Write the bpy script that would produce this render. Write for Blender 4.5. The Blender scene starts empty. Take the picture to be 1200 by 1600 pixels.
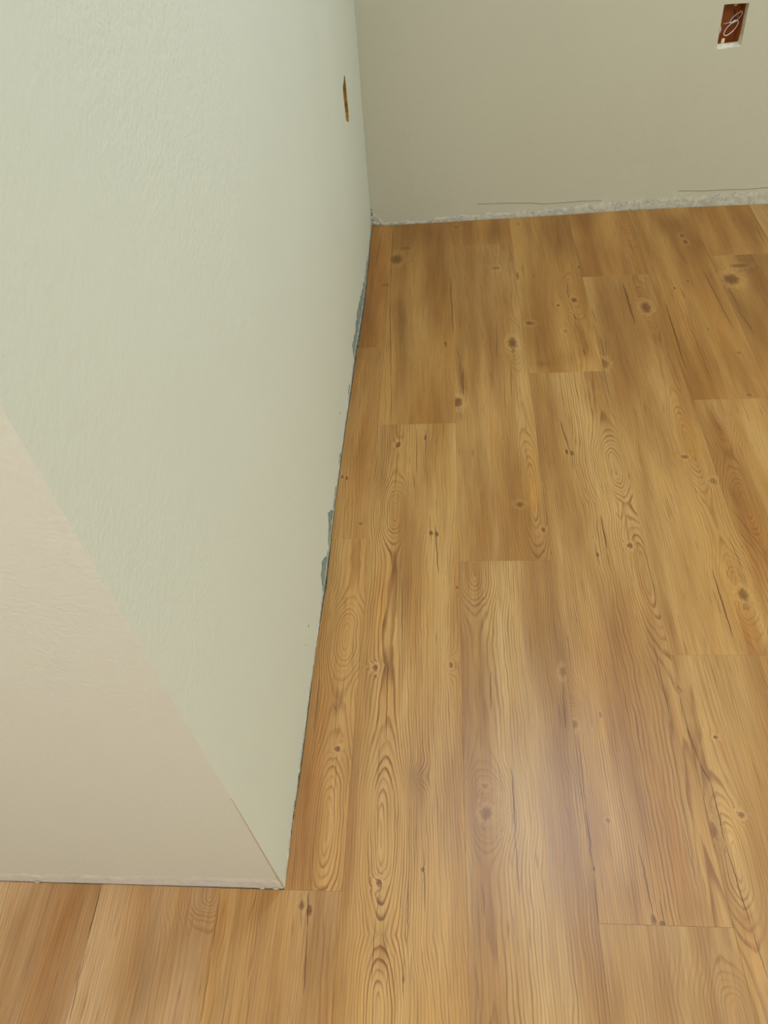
import bpy, bmesh, math, random
from mathutils import Matrix, Vector

# ------------------------------------------------------------------ camera, world, light, exposure
scene = bpy.context.scene
C = scene.collection
H_CAM = 1.18149
cam_d = bpy.data.cameras.new('camera'); cam = bpy.data.objects.new('camera', cam_d); C.objects.link(cam)
cam_d.sensor_fit = 'AUTO'; cam_d.sensor_width = 36.0; cam_d.lens = 26.763
cam_d.clip_start = 0.02; cam_d.clip_end = 50
cr, cu, cf = (0.995927, 0.046516, -0.077236), (0.016626, 0.747199, 0.664392), (-0.088616, 0.66297, -0.743382)
cam.matrix_world = Matrix(((cr[0], cu[0], -cf[0], 0), (cr[1], cu[1], -cf[1], 0), (cr[2], cu[2], -cf[2], H_CAM), (0, 0, 0, 1)))
scene.camera = cam

world = bpy.data.worlds.new('world'); scene.world = world; world.use_nodes = True
world.node_tree.nodes['Background'].inputs[0].default_value = (1.0, 0.97, 0.9, 1)
world.node_tree.nodes['Background'].inputs[1].default_value = 0.02

vs = scene.view_settings
vs.view_transform = 'Standard'; vs.look = 'None'; vs.gamma = 1.0; vs.use_curve_mapping = False
vs.exposure = 0.0
scene.cycles.max_bounces = 4; scene.cycles.diffuse_bounces = 3; scene.cycles.glossy_bounces = 2

def watts(r, g, b):
    m = max(r, g, b); return dict(power=m, color=(r / m, g / m, b / m))
LAMPS = [
    dict(loc=(0.42, 1.22, 2.40), radius=0.17, label='round cool white ceiling light nearest the left wall', **watts(10.5, 14.0, 19.0)),
    dict(loc=(2.45, 0.20, 2.40), radius=0.20, label='round ceiling light over the far right of the room', **watts(61.0, 67.0, 68.0)),
    dict(loc=(-0.30, -1.20, 2.40), radius=0.25, label='round warm white ceiling light over the hall', **watts(29.5, 27.5, 31.0)),
]

def area_lamp(spec, parent):
    d = bpy.data.lights.new('lamp_light', 'AREA'); d.shape = 'DISK'; d.size = spec['radius'] * 2
    d.energy = spec['power']; d.color = spec['color']
    o = bpy.data.objects.new('lamp_light', d); C.objects.link(o); o.parent = parent
    o.location = (0, 0, -0.075)
    return o

# ------------------------------------------------------------------ measured data (metres; x right, y into the room, z up)
PLANKS=[('1a', 1, 1.626, 2.3), ('1b', 1, 0.982, 1.626), ('1c', 1, 0.318, 0.982), ('1d', 1, -0.8939999999999999, 0.318), ('2a', 2, 1.325, 2.3), ('2b', 2, 0.11299999999999999, 1.325), ('3a', 3, 2.115, 2.3), ('3b', 3, 0.9215, 2.115), ('3c', 3, -0.2905, 0.9215), ('4a', 4, 1.498, 2.3), ('4b', 4, 0.286, 1.498), ('4c', 4, -0.9259999999999999, 0.286), ('5a', 5, 1.916, 2.3), ('5b', 5, 0.711, 1.916), ('5c', 5, -0.501, 0.711), ('6a', 6, 1.382, 2.3), ('6b', 6, 0.16999999999999993, 1.382), ('7a', 7, 1.996, 2.3), ('7b', 7, 0.784, 1.996), ('0a', 0, -0.5820000000000001, 0.318), ('-1a', -1, -0.23200000000000004, 0.318)]
FEAT={
 '1a':{'H': [],'E': [],'K': [(-0.174,1.9198,0.0147,0.01,0.45,0.2,2)],'C': [(-0.2045,2.2036,-0.2108,2.0255,0.00127,0.6)],'S': [(-0.2042,2.0073,0.0302,0.2105,0.4,'r'),(-0.2168,1.7499,0.0175,0.1197,0.4,'b'),(-0.2044,1.8412,0.0287,0.1902,0.3,'r')]},
 '1b':{'H': [],'E': [],'K': [(-0.1885,1.0229,0.004,0.0052,0.5,0.2,1),(-0.2373,1.159,0.0028,0.0059,0.9,0.1,0),(-0.227,1.1548,0.0028,0.0059,0.9,0.1,0)],'C': [],'S': [(-0.2082,1.2493,0.0205,0.1681,0.35,'r')]},
 '1c':{'H': [(-0.196,0.7494,0.0189,0.0492,1),(-0.1976,0.4109,0.0198,0.0816,1)],'E': [],'K': [(-0.1936,0.5345,0.0048,0.0055,0.85,0.7,3)],'C': [(-0.1709,0.7982,-0.1677,0.6642,0.00064,0.5),(-0.2357,0.664,-0.2354,0.5564,0.00089,0.7),(-0.1913,0.6768,-0.1963,0.6031,0.00067,0.6),(-0.2084,0.6149,-0.2005,0.6007,0.00083,0.7),(-0.1937,0.5236,-0.1887,0.4111,0.00061,0.6),(-0.1737,0.5238,-0.1723,0.4407,0.00056,0.5),(-0.2039,0.6641,-0.1999,0.5456,0.00066,0.55)],'S': [(-0.1832,0.8878,0.0151,0.0932,0.35,'r'),(-0.2246,0.5565,0.0108,0.1016,0.4,'r'),(-0.2118,0.6515,0.0102,0.0497,0.4,'r'),(-0.2359,0.4496,0.0122,0.0805,0.35,'r')]},
 '1d':{'H': [],'E': [],'K': [(-0.2239,0.2976,0.0037,0.0059,0.75,0.2,1),(-0.2129,0.2911,0.0042,0.0075,0.85,0.2,1)],'C': [(-0.2261,0.3163,-0.2223,0.2685,0.0006,0.7),(-0.2158,0.3166,-0.2131,0.2688,0.00083,0.95),(-0.2131,0.2688,-0.209,0.1877,0.00071,0.85),(-0.2932,0.3085,-0.299,0.2746,0.00066,0.55),(-0.2857,0.3087,-0.2848,0.2114,0.00064,0.55),(-0.2848,0.2114,-0.2811,0.1527,0.00057,0.5),(-0.3455,0.3124,-0.3448,0.2328,0.00065,0.65),(-0.3448,0.2328,-0.3424,0.1519,0.00062,0.65)],'S': [(-0.3359,0.2819,0.0187,0.0333,0.35,'r'),(-0.1908,0.2298,0.0178,0.0694,0.3,'g'),(-0.2532,0.2278,0.0179,0.0696,0.25,'l'),(-0.1761,0.1707,0.0077,0.0285,0.35,'r')]},
 '2a':{'H': [],'E': [(-0.0005,1.4968,0.0157,0.0399,5,0.5),(-0.1483,2.0738,0.0307,0.0437,4,0.2)],'K': [(-0.1515,2.056,0.0172,0.0252,0.75,0.8,3),(-0.1247,2.1158,0.0174,0.0093,0.5,0.2,0),(-0.009,1.6281,0.0026,0.0137,0.8,0.1,0)],'C': [(-0.1674,2.2196,-0.1614,1.838,0.00113,0.55),(-0.1614,1.838,-0.1441,1.4991,0.00118,0.75),(-0.1441,1.4991,-0.1359,1.333,0.00077,0.5),(0.0061,1.9556,0.0114,1.6769,0.0013,0.8)],'S': [(-0.1235,1.7027,0.0136,0.0982,0.7,'g'),(-0.1175,1.5104,0.0144,0.076,0.55,'b'),(-0.1407,1.8053,0.0159,0.0556,0.4,'b'),(-0.1013,1.6281,0.0298,0.2472,0.25,'g'),(-0.1221,2.1647,0.0432,0.115,0.4,'b'),(-0.0657,2.1863,0.0471,0.0697,0.4,'b'),(-0.0181,1.8275,0.0175,0.1871,0.3,'b'),(-0.091,1.9635,0.0221,0.2041,0.3,'l')]},
 '2b':{'H': [(-0.1168,1.0549,0.0201,0.0536,1),(-0.1183,0.4029,0.0215,0.0898,1),(-0.1019,0.1662,0.0151,0.0528,1)],'E': [(-0.0065,0.6911,0.009,0.0255,3,0.2),(-0.0584,0.4882,0.0142,0.0187,3,0)],'K': [(-0.1183,1.2566,0.0058,0.0084,0.85,0.7,2),(-0.0564,1.2776,0.0035,0.0085,0.8,0.2,1),(-0.0431,0.9943,0.0041,0.0068,0.9,0.2,1),(-0.0314,0.9907,0.0041,0.0067,0.95,0.2,1),(0.0075,0.8583,0.003,0.0045,0.6,0.2,0),(-0.1407,0.6858,0.0045,0.0058,0.85,0.9,3),(-0.0065,0.6911,0.0034,0.0064,0.5,0.8,2),(-0.1146,0.3312,0.0047,0.0052,0.8,0.8,3),(-0.0506,0.3504,0.0024,0.0035,0.8,0.2,1),(-0.0747,0.2107,0.0017,0.006,0.6,0,0)],'C': [(-0.1164,1.3775,-0.1151,1.246,0.00089,0.7),(-0.118,1.2461,-0.1204,1.1174,0.00085,0.75),(-0.0566,1.3035,-0.0545,1.2356,0.00087,0.6),(-0.0774,1.313,-0.0747,1.166,0.001,0.7),(-0.0816,1.1643,-0.0779,1.1163,0.0009,0.7),(-0.046,1.0427,-0.0416,0.9658,0.00078,0.7),(-0.0341,1.0163,-0.0277,0.8891,0.00108,0.9),(-0.098,0.8822,-0.0926,0.7424,0.00078,0.75),(-0.0511,1.1731,-0.0507,1.125,0.00069,0.5),(-0.1176,0.7026,-0.1138,0.5432,0.00082,0.8),(-0.1253,0.5408,-0.1231,0.4769,0.00062,0.6),(-0.1451,0.6643,-0.1446,0.5801,0.00061,0.5),(-0.1228,0.4718,-0.1187,0.3749,0.00054,0.5),(-0.0718,0.3358,-0.0706,0.253,0.00073,0.85),(-0.05,0.381,-0.0472,0.294,0.0007,0.85),(-0.1167,0.2838,-0.1185,0.2055,0.00071,0.8),(-0.1125,0.3261,-0.1165,0.2797,0.00055,0.6),(-0.0823,0.314,-0.0827,0.2972,0.00046,0.6),(-0.0754,0.2372,-0.0749,0.1886,0.00056,0.7),(-0.065,0.2414,-0.0659,0.2035,0.00048,0.6),(-0.089,0.2485,-0.0862,0.1955,0.00048,0.6),(-0.1058,0.2654,-0.0972,0.2327,0.00062,0.7),(-0.0972,0.2327,-0.097,0.1878,0.00052,0.6)],'S': [(-0.1331,0.8872,0.0125,0.0774,0.45,'r'),(-0.1409,0.7981,0.012,0.0856,0.45,'r'),(-0.1171,0.6155,0.0098,0.0715,0.45,'r'),(-0.0614,0.4882,0.0183,0.0269,0.55,'g'),(-0.0559,0.6898,0.0225,0.0895,0.3,'l'),(-0.0692,0.7977,0.0119,0.0852,0.3,'l'),(-0.1187,0.4124,0.0137,0.0574,0.35,'l'),(-0.1055,0.2402,0.0088,0.031,0.5,'b'),(-0.126,0.1868,0.0137,0.029,0.2,'l')]},
 '3a':{'H': [],'E': [],'K': [(0.0287,2.2279,0.0079,0.0079,0.6,0.2,1)],'C': [],'S': [(0.1387,2.1896,0.05,0.0616,0.45,'b'),(0.0262,2.189,0.0233,0.0773,0.35,'b')]},
 '3b':{'H': [(0.1689,1.1006,0.029,0.1371,1),(0.1619,1.626,0.0193,0.0542,1)],'E': [],'K': [(0.0181,1.397,0.0106,0.0186,0.85,0.9,3),(0.1379,1.9821,0.0127,0.0085,0.45,0.3,1),(0.1617,1.6232,0.0112,0.0216,0.8,0.9,4),(0.1611,1.5884,0.0079,0.0053,0.4,0.3,0),(0.1402,1.0687,0.0078,0.0071,0.7,0.5,3),(0.1821,0.9985,0.005,0.0067,0.75,0.6,2)],'C': [(0.0329,1.5202,0.0323,1.4222,0.0017,0.8),(0.0259,1.5671,0.0295,1.4366,0.00117,0.6),(0.04,1.4897,0.0414,1.4218,0.00092,0.5),(0.0204,1.6209,0.0259,1.5671,0.00121,0.5),(0.1242,1.7125,0.1198,1.5618,0.00122,0.7),(0.1057,1.6709,0.107,1.4618,0.00079,0.4),(0.1526,1.5548,0.1451,1.4122,0.00107,0.6),(0.1342,1.5098,0.1274,1.3669,0.00091,0.5),(0.1604,1.4835,0.1583,1.3656,0.0009,0.5)],'S': [(0.0203,1.3535,0.0133,0.027,0.6,'g'),(0.0227,1.5673,0.0112,0.1048,0.5,'b'),(0.0332,1.4654,0.0093,0.0609,0.5,'b'),(0.1063,1.8816,0.0246,0.2246,0.3,'b'),(0.0645,1.6736,0.0165,0.1686,0.3,'g'),(0.1676,1.0842,0.0157,0.0397,0.5,'y'),(0.1776,1.1566,0.0135,0.0765,0.35,'y'),(0.0484,1.1604,0.0329,0.1159,0.3,'g'),(0.0374,1.0149,0.031,0.1028,0.25,'b'),(0.0954,1.3458,0.0205,0.1336,0.3,'l')]},
 '3c':{'H': [(0.0415,0.9006,0.0246,0.0589,1),(0.0454,0.4426,0.0195,0.0371,1)],'E': [],'K': [(0.1866,0.6776,0.0054,0.0099,0.4,0.55,2),(0.045,0.4338,0.0078,0.0097,0.5,0.6,5),(0.0439,0.4764,0.005,0.0041,0.35,0.5,2)],'C': [(0.1853,0.6653,0.1801,0.6173,0.00085,0.6),(0.1809,0.635,0.1793,0.5717,0.00125,0.75),(0.1717,0.6173,0.1711,0.5716,0.00078,0.5),(0.0632,0.6799,0.0587,0.6049,0.00087,0.8),(0.0875,0.508,0.0877,0.4071,0.00088,0.9),(0.0858,0.407,0.0871,0.3184,0.00065,0.8),(0.0295,0.5263,0.0308,0.4443,0.00055,0.4),(0.0668,0.5161,0.0719,0.4648,0.00065,0.5),(0.0344,0.3341,0.0371,0.2881,0.00068,0.7),(0.051,0.3008,0.0523,0.2075,0.00052,0.5),(0.0352,0.3783,0.0373,0.3604,0.00047,0.3)],'S': [(0.0412,0.8929,0.0147,0.04,0.35,'y'),(0.1323,0.825,0.0352,0.0863,0.35,'l'),(0.1486,0.7419,0.0293,0.0797,0.3,'g'),(0.1853,0.6653,0.0086,0.0172,0.35,'l'),(0.1788,0.6057,0.0094,0.0416,0.55,'b'),(0.1863,0.7156,0.0111,0.0387,0.45,'g'),(0.1626,0.5495,0.0142,0.0545,0.35,'g'),(0.1868,0.4969,0.0158,0.0411,0.25,'b'),(0.0199,0.2518,0.0349,0.0701,0.2,'l')]},
 '4a':{'H': [(0.3392,1.826,0.0236,0.0614,1)],'E': [],'K': [(0.1928,1.937,0.0089,0.0199,0.55,0.4,2),(0.2119,1.7067,0.0099,0.0086,0.75,0.8,2),(0.3368,1.8046,0.0075,0.0121,0.8,0.8,3),(0.3702,1.9693,0.0053,0.0101,0.7,0.4,1),(0.2923,1.7836,0.004,0.0072,0.8,0.5,1),(0.298,1.6671,0.0064,0.0069,0.4,0.6,1),(0.2185,2.2287,0.0048,0.0059,0.5,0.1,0),(0.2388,1.9332,0.0035,0.0066,0.4,0.1,0)],'C': [(0.2134,1.9997,0.2117,1.9521,0.00107,0.6),(0.3276,1.8901,0.3237,1.8086,0.00136,0.7),(0.3237,1.8086,0.3301,1.7481,0.001,0.7),(0.3301,1.7481,0.3276,1.6708,0.00097,0.6),(0.3335,1.5889,0.3346,1.56,0.00139,0.8),(0.3764,1.7101,0.3675,1.6682,0.00104,0.5)],'S': [(0.2809,1.5527,0.0309,0.0359,0.35,'b'),(0.3254,2.1039,0.0257,0.1164,0.55,'b'),(0.3338,1.6427,0.0159,0.0653,0.8,'b'),(0.3372,1.5807,0.0124,0.0469,0.6,'b'),(0.2309,1.535,0.0155,0.0152,0.6,'b'),(0.2232,1.6087,0.0286,0.1335,0.35,'g'),(0.2174,1.8413,0.0172,0.1868,0.4,'g'),(0.2783,2.0361,0.0181,0.2101,0.3,'l')]},
 '4b':{'H': [(0.3384,1.1748,0.0213,0.0616,1),(0.3623,0.8815,0.021,0.1046,1)],'E': [(0.2029,0.6059,0.0229,0.03,9,0.6)],'K': [(0.252,1.2211,0.0041,0.008,0.9,0.2,1),(0.2639,1.2167,0.0041,0.008,0.85,0.2,1),(0.2799,0.9333,0.003,0.0063,0.8,0.2,0),(0.3438,0.9546,0.0048,0.0064,0.8,0.9,3),(0.1937,0.5807,0.0052,0.0079,0.5,0.6,2),(0.2381,0.5981,0.0026,0.0057,0.5,0.3,0),(0.2256,0.4267,0.0038,0.0038,0.55,0.4,1),(0.2681,0.2921,0.0043,0.0072,0.75,0.2,1),(0.2803,0.2885,0.0034,0.0032,0.8,0.1,0),(0.1948,0.3579,0.0023,0.0053,0.8,0.1,0)],'C': [(0.2481,1.3284,0.2612,1.2168,0.00119,0.85),(0.2625,1.2167,0.2618,1.1637,0.00081,0.7),(0.252,1.2211,0.25,1.1545,0.00074,0.5),(0.2515,1.3195,0.2542,1.2537,0.00084,0.6),(0.2989,1.0352,0.3001,0.9473,0.00124,0.9),(0.2779,0.9638,0.2798,0.9068,0.00079,0.8),(0.3304,1.0432,0.3373,1.0224,0.001,0.6),(0.3496,1.0602,0.3433,0.9594,0.00081,0.6),(0.3431,0.9435,0.3364,0.8669,0.00071,0.5),(0.3405,1.1709,0.3389,1.1424,0.00079,0.5),(0.3484,0.735,0.3488,0.5933,0.00084,0.75),(0.3736,0.6502,0.3696,0.5957,0.00072,0.7),(0.264,0.3941,0.2684,0.289,0.0008,0.9),(0.2801,0.3193,0.2811,0.2885,0.00061,0.8),(0.334,0.424,0.3343,0.3373,0.00068,0.65),(0.3327,0.5621,0.3374,0.4497,0.00058,0.5),(0.346,0.3503,0.3455,0.3251,0.00053,0.5),(0.1985,0.5608,0.195,0.4452,0.00074,0.8),(0.195,0.4452,0.1945,0.3553,0.00093,0.95),(0.1945,0.3553,0.1924,0.2876,0.00071,0.9)],'S': [(0.3672,1.473,0.0119,0.0338,0.4,'g'),(0.2341,0.5689,0.0061,0.0155,0.45,'y'),(0.2477,0.6902,0.0152,0.1504,0.25,'r'),(0.2138,0.4096,0.0131,0.0464,0.35,'b'),(0.3143,0.8379,0.0115,0.0432,0.25,'b'),(0.3637,0.8375,0.0137,0.086,0.4,'l'),(0.2994,0.5839,0.0142,0.1343,0.25,'l'),(0.3205,0.459,0.0132,0.078,0.25,'r'),(0.3159,0.3668,0.0108,0.0526,0.25,'r'),(0.3383,0.3086,0.0224,0.0244,0.25,'b'),(0.2413,0.3224,0.0229,0.0301,0.3,'b')]},
 '4c':{'H': [(0.3517,0.1823,0.0269,0.038,1)],'E': [],'K': [],'C': [],'S': [(0.1988,0.2419,0.0169,0.0455,0.3,'l'),(0.2005,0.198,0.0115,0.0429,0.3,'g'),(0.2439,0.2138,0.0214,0.0437,0.2,'g')]},
 '5a':{'H': [(0.5305,2.2364,0.0224,0.0935,1)],'E': [],'K': [],'C': [(0.5272,2.1217,0.5311,2.0137,0.00125,0.6)],'S': [(0.4018,2.2298,0.0416,0.0702,0.45,'b'),(0.4749,2.0186,0.0247,0.1031,0.35,'b'),(0.5423,2.1577,0.0183,0.1861,0.25,'l')]},
 '5b':{'H': [(0.5162,1.7586,0.0178,0.0495,1),(0.5149,1.2442,0.0215,0.0967,1),(0.5268,0.8361,0.0224,0.0567,1)],'E': [],'K': [(0.3749,1.5271,0.0106,0.0175,0.5,0.9,3),(0.5162,1.7586,0.0113,0.0233,0.75,1.0,3),(0.4983,1.197,0.0066,0.0058,0.7,0.4,2),(0.5407,1.1236,0.0076,0.0091,0.5,0.6,2),(0.5261,0.8375,0.009,0.0142,0.7,0.9,5),(0.5248,0.8108,0.0077,0.0083,0.4,0.3,0)],'C': [(0.3829,1.6396,0.3808,1.5471,0.00155,0.7),(0.3955,1.6388,0.3854,1.5469,0.00116,0.5),(0.4755,1.8752,0.4769,1.6807,0.00196,0.9),(0.3775,1.7685,0.3809,1.6955,0.00122,0.6),(0.4845,0.8966,0.4859,0.7438,0.00123,0.9),(0.5095,0.8948,0.511,0.8724,0.00092,0.6),(0.5351,0.9803,0.5395,0.8944,0.00088,0.6)],'S': [(0.434,1.5441,0.0182,0.1264,0.3,'b'),(0.4157,1.6791,0.0191,0.1666,0.3,'g'),(0.5077,1.7012,0.0254,0.1965,0.25,'y'),(0.4777,1.5935,0.0153,0.0914,0.35,'b'),(0.5445,1.6431,0.0217,0.1347,0.35,'b'),(0.5201,1.2687,0.0189,0.0698,0.55,'y'),(0.5271,1.2137,0.0106,0.0236,0.4,'y'),(0.4027,1.0945,0.0102,0.1077,0.4,'g'),(0.3855,0.9116,0.0118,0.138,0.45,'g'),(0.3836,0.7814,0.01,0.0951,0.55,'b'),(0.4354,0.942,0.0238,0.1257,0.25,'b'),(0.5098,0.8221,0.0223,0.084,0.35,'y'),(0.511,0.7412,0.015,0.044,0.4,'r')]},
 '5c':{'H': [(0.3972,0.3731,0.0196,0.057,1)],'E': [],'K': [(0.4118,0.5608,0.0035,0.0033,0.8,0.4,1),(0.421,0.4388,0.0041,0.0047,0.7,0.9,3),(0.3761,0.4156,0.0055,0.012,0.5,0.4,4)],'C': [(0.3696,0.5957,0.3784,0.517,0.00099,0.85),(0.3784,0.517,0.3881,0.4877,0.00096,0.9),(0.3881,0.4877,0.3881,0.3977,0.00083,0.95),(0.3881,0.3977,0.3953,0.2886,0.00079,0.95),(0.3953,0.2886,0.4006,0.2262,0.00066,0.8),(0.3712,0.6538,0.3776,0.6396,0.00114,0.7)],'S': [(0.3818,0.6904,0.0096,0.0497,0.55,'b'),(0.3837,0.6244,0.0103,0.0348,0.65,'b'),(0.3789,0.5411,0.0118,0.0425,0.6,'b'),(0.3815,0.4796,0.0076,0.0298,0.4,'g'),(0.3779,0.4038,0.0082,0.0364,0.45,'b'),(0.3832,0.3344,0.0087,0.0419,0.45,'b'),(0.39,0.294,0.0085,0.0191,0.5,'b'),(0.4177,0.5522,0.0088,0.0537,0.35,'r'),(0.4097,0.4227,0.011,0.0371,0.45,'y'),(0.4488,0.619,0.0264,0.069,0.25,'g'),(0.3944,0.2631,0.0116,0.0383,0.5,'r'),(0.4436,0.4142,0.0091,0.0825,0.3,'l')]},
 '6a':{'H': [],'E': [(0.6815,2.0996,0.0353,0.0465,5,0.3)],'K': [(0.6809,2.1143,0.0071,0.0108,0.6,0.5,2),(0.6841,2.0776,0.007,0.0106,0.75,0.7,2),(0.6049,1.843,0.0043,0.0067,0.7,0.5,1),(0.6482,1.8742,0.004,0.0069,0.65,0.3,0),(0.6498,1.6528,0.0031,0.0054,0.6,0.2,0),(0.7003,1.5519,0.0059,0.005,0.5,0.2,0),(0.6829,1.394,0.0056,0.0045,0.6,0.3,0)],'C': [(0.5695,1.7726,0.5624,1.497,0.00154,0.9),(0.698,1.9316,0.711,1.6488,0.00128,0.8),(0.6592,2.0092,0.6631,1.9612,0.00128,0.6),(0.711,1.9142,0.7099,1.8725,0.00116,0.4)],'S': [(0.6492,2.1852,0.0364,0.0678,0.4,'b'),(0.6318,1.4835,0.0377,0.096,0.3,'b'),(0.7158,2.0674,0.0453,0.0631,0.45,'b'),(0.6855,2.1815,0.0471,0.0525,0.45,'b'),(0.6777,1.7471,0.0221,0.1723,0.4,'r'),(0.5728,1.8771,0.02,0.1255,0.4,'l'),(0.6101,1.6944,0.0157,0.1669,0.3,'l'),(0.6158,1.6117,0.0182,0.1577,0.25,'b'),(0.5633,2.1182,0.0252,0.1454,0.35,'b')]},
 '6b':{'H': [(0.5995,1.3465,0.0221,0.0608,1),(0.5867,1.0547,0.0147,0.0515,1)],'E': [],'K': [],'C': [(0.5559,1.0554,0.5937,0.9241,0.00096,0.6),(0.6614,1.3438,0.6599,1.3009,0.00088,0.4),(0.5843,1.3471,0.5931,1.2618,0.00095,0.5)],'S': [(0.5897,1.2931,0.0108,0.0292,0.55,'b'),(0.5856,1.2417,0.0106,0.0481,0.45,'r'),(0.5748,1.0812,0.0149,0.0492,0.5,'b'),(0.5835,0.9957,0.0168,0.0555,0.5,'r'),(0.5642,0.8792,0.0159,0.0736,0.4,'r'),(0.5567,1.1642,0.0103,0.0943,0.3,'b')]},
 '7a':{'H': [],'E': [],'K': [],'C': [(0.8976,2.1525,0.8944,2.0296,0.00138,0.7)],'S': [(0.8996,2.1599,0.0422,0.0735,0.45,'b'),(0.7841,2.2101,0.0542,0.076,0.35,'r')]},
 '7b':{'H': [],'E': [(0.7668,1.8934,0.0394,0.0566,7,0.4)],'K': [(0.7621,1.8746,0.0212,0.0249,0.85,1.1,4),(0.7969,1.9398,0.0233,0.0097,0.6,0.5,1)],'C': [(0.7434,1.8323,0.7491,1.7132,0.00158,0.6),(0.7407,1.7426,0.7569,1.6243,0.00169,0.6)],'S': [(0.8269,1.8259,0.0223,0.1201,0.35,'b'),(0.8152,1.9716,0.0435,0.0856,0.5,'g'),(0.7479,1.7715,0.0221,0.0756,0.35,'g'),(0.7573,1.6845,0.0245,0.0988,0.55,'b')]},
 '0a':{'H': [(-0.3624,0.3102,0.021,0.0225,1)],'E': [],'K': [],'C': [(-0.5263,0.2272,-0.5234,0.1454,0.00073,0.8)],'S': [(-0.3792,0.2641,0.028,0.0491,0.3,'b'),(-0.4343,0.2222,0.0238,0.0702,0.4,'g'),(-0.4825,0.2611,0.017,0.074,0.3,'l')]},
 '-1a':{'H': [],'E': [],'K': [],'C': [(-0.5648,0.3015,-0.5632,0.2672,0.00073,0.4),(-0.5309,0.3165,-0.5263,0.2272,0.00077,0.85)],'S': [(-0.5786,0.2337,0.017,0.0721,0.45,'r'),(-0.5669,0.2841,0.0087,0.0511,0.4,'r'),(-0.6384,0.265,0.0194,0.0502,0.4,'b')]},
}
EDGE=[[(-0.2342, 2.2341), (-0.2321, 2.0812), (-0.2311, 1.9242), (-0.2304, 1.8273), (-0.2323, 1.7214), (-0.234, 1.6333)], [(-0.2408, 1.6227), (-0.2374, 1.5294), (-0.2398, 1.4543), (-0.2406, 1.3829), (-0.243, 1.2717), (-0.2441, 1.1889), (-0.2452, 1.0741), (-0.2451, 0.9844)], [(-0.2453, 0.9793), (-0.2445, 0.9362), (-0.2433, 0.8577), (-0.2462, 0.8131), (-0.2486, 0.7427), (-0.2496, 0.6766), (-0.2491, 0.6207), (-0.2497, 0.496), (-0.253, 0.4002), (-0.2506, 0.3191)]]
LEFT_PATCH=[[(2.1433, -0.0031), (2.0182, 0.0162), (1.9506, 0.0193), (1.8718, 0.031), (1.7894, 0.0452), (1.7032, 0.0526), (1.6556, 0.0362), (1.5767, 0.0436), (1.5757, 0.0128)], [(1.1187, 0.0082), (1.055, 0.0112), (1.0063, 0.0521), (0.9953, 0.0294), (0.9646, 0.0219)], [(0.9361, 0.0084), (0.8859, 0.0501), (0.8612, 0.0364), (0.853, 0.0128)], [(1.2175, 0.0119), (1.1963, 0.0087)], [(1.4518, 0.0259), (1.4322, 0.0261), (1.4414, 0.0047)]]
BACK_TOP=[(-0.228, 0.0452), (-0.2155, 0.0278), (-0.1966, 0.012), (-0.1164, 0.0077), (-0.0763, 0.0077), (-0.0161, 0.0171), (0.0829, 0.018), (0.2007, 0.0179), (0.2979, 0.0209), (0.3558, 0.0219), (0.5082, 0.0299), (0.5841, 0.0297), (0.6777, 0.0326), (0.7715, 0.0315), (0.8631, 0.0363), (0.9549, 0.0372)]
RIDGE1=[(0.0923, 0.0504), (0.1799, 0.0477), (0.2576, 0.0435), (0.2966, 0.0373), (0.3543, 0.0382), (0.4021, 0.0386), (0.4692, 0.036)]
RIDGE2=[(0.6964, 0.0514), (0.7678, 0.0475), (0.8231, 0.0483), (0.888, 0.0467), (0.9515, 0.049)]


# ------------------------------------------------------------------ helpers
def lin(r, g, b):
    f = lambda c: (c / 255 / 12.92) if c / 255 <= 0.04045 else ((c / 255 + 0.055) / 1.055) ** 2.4
    return (f(r), f(g), f(b), 1.0)

def mesh_obj(name, verts, faces, mat=None, parent=None, loc=None, smooth=False):
    me = bpy.data.meshes.new(name); me.from_pydata([tuple(v) for v in verts], [], faces); me.validate()
    bm = bmesh.new(); bm.from_mesh(me); bmesh.ops.recalc_face_normals(bm, faces=bm.faces); bm.to_mesh(me); bm.free()
    if smooth:
        for p in me.polygons: p.use_smooth = True
    o = bpy.data.objects.new(name, me); C.objects.link(o)
    if mat: me.materials.append(mat)
    if parent: o.parent = parent
    if loc: o.location = loc
    return o

def tag(o, label=None, cat=None, group=None, kind=None):
    if label: o['label'] = label
    if cat: o['category'] = cat
    if group: o['group'] = group
    if kind: o['kind'] = kind
    return o

def empty(name, loc):
    o = bpy.data.objects.new(name, None); C.objects.link(o); o.location = loc; o.empty_display_size = 0.05
    return o

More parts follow.
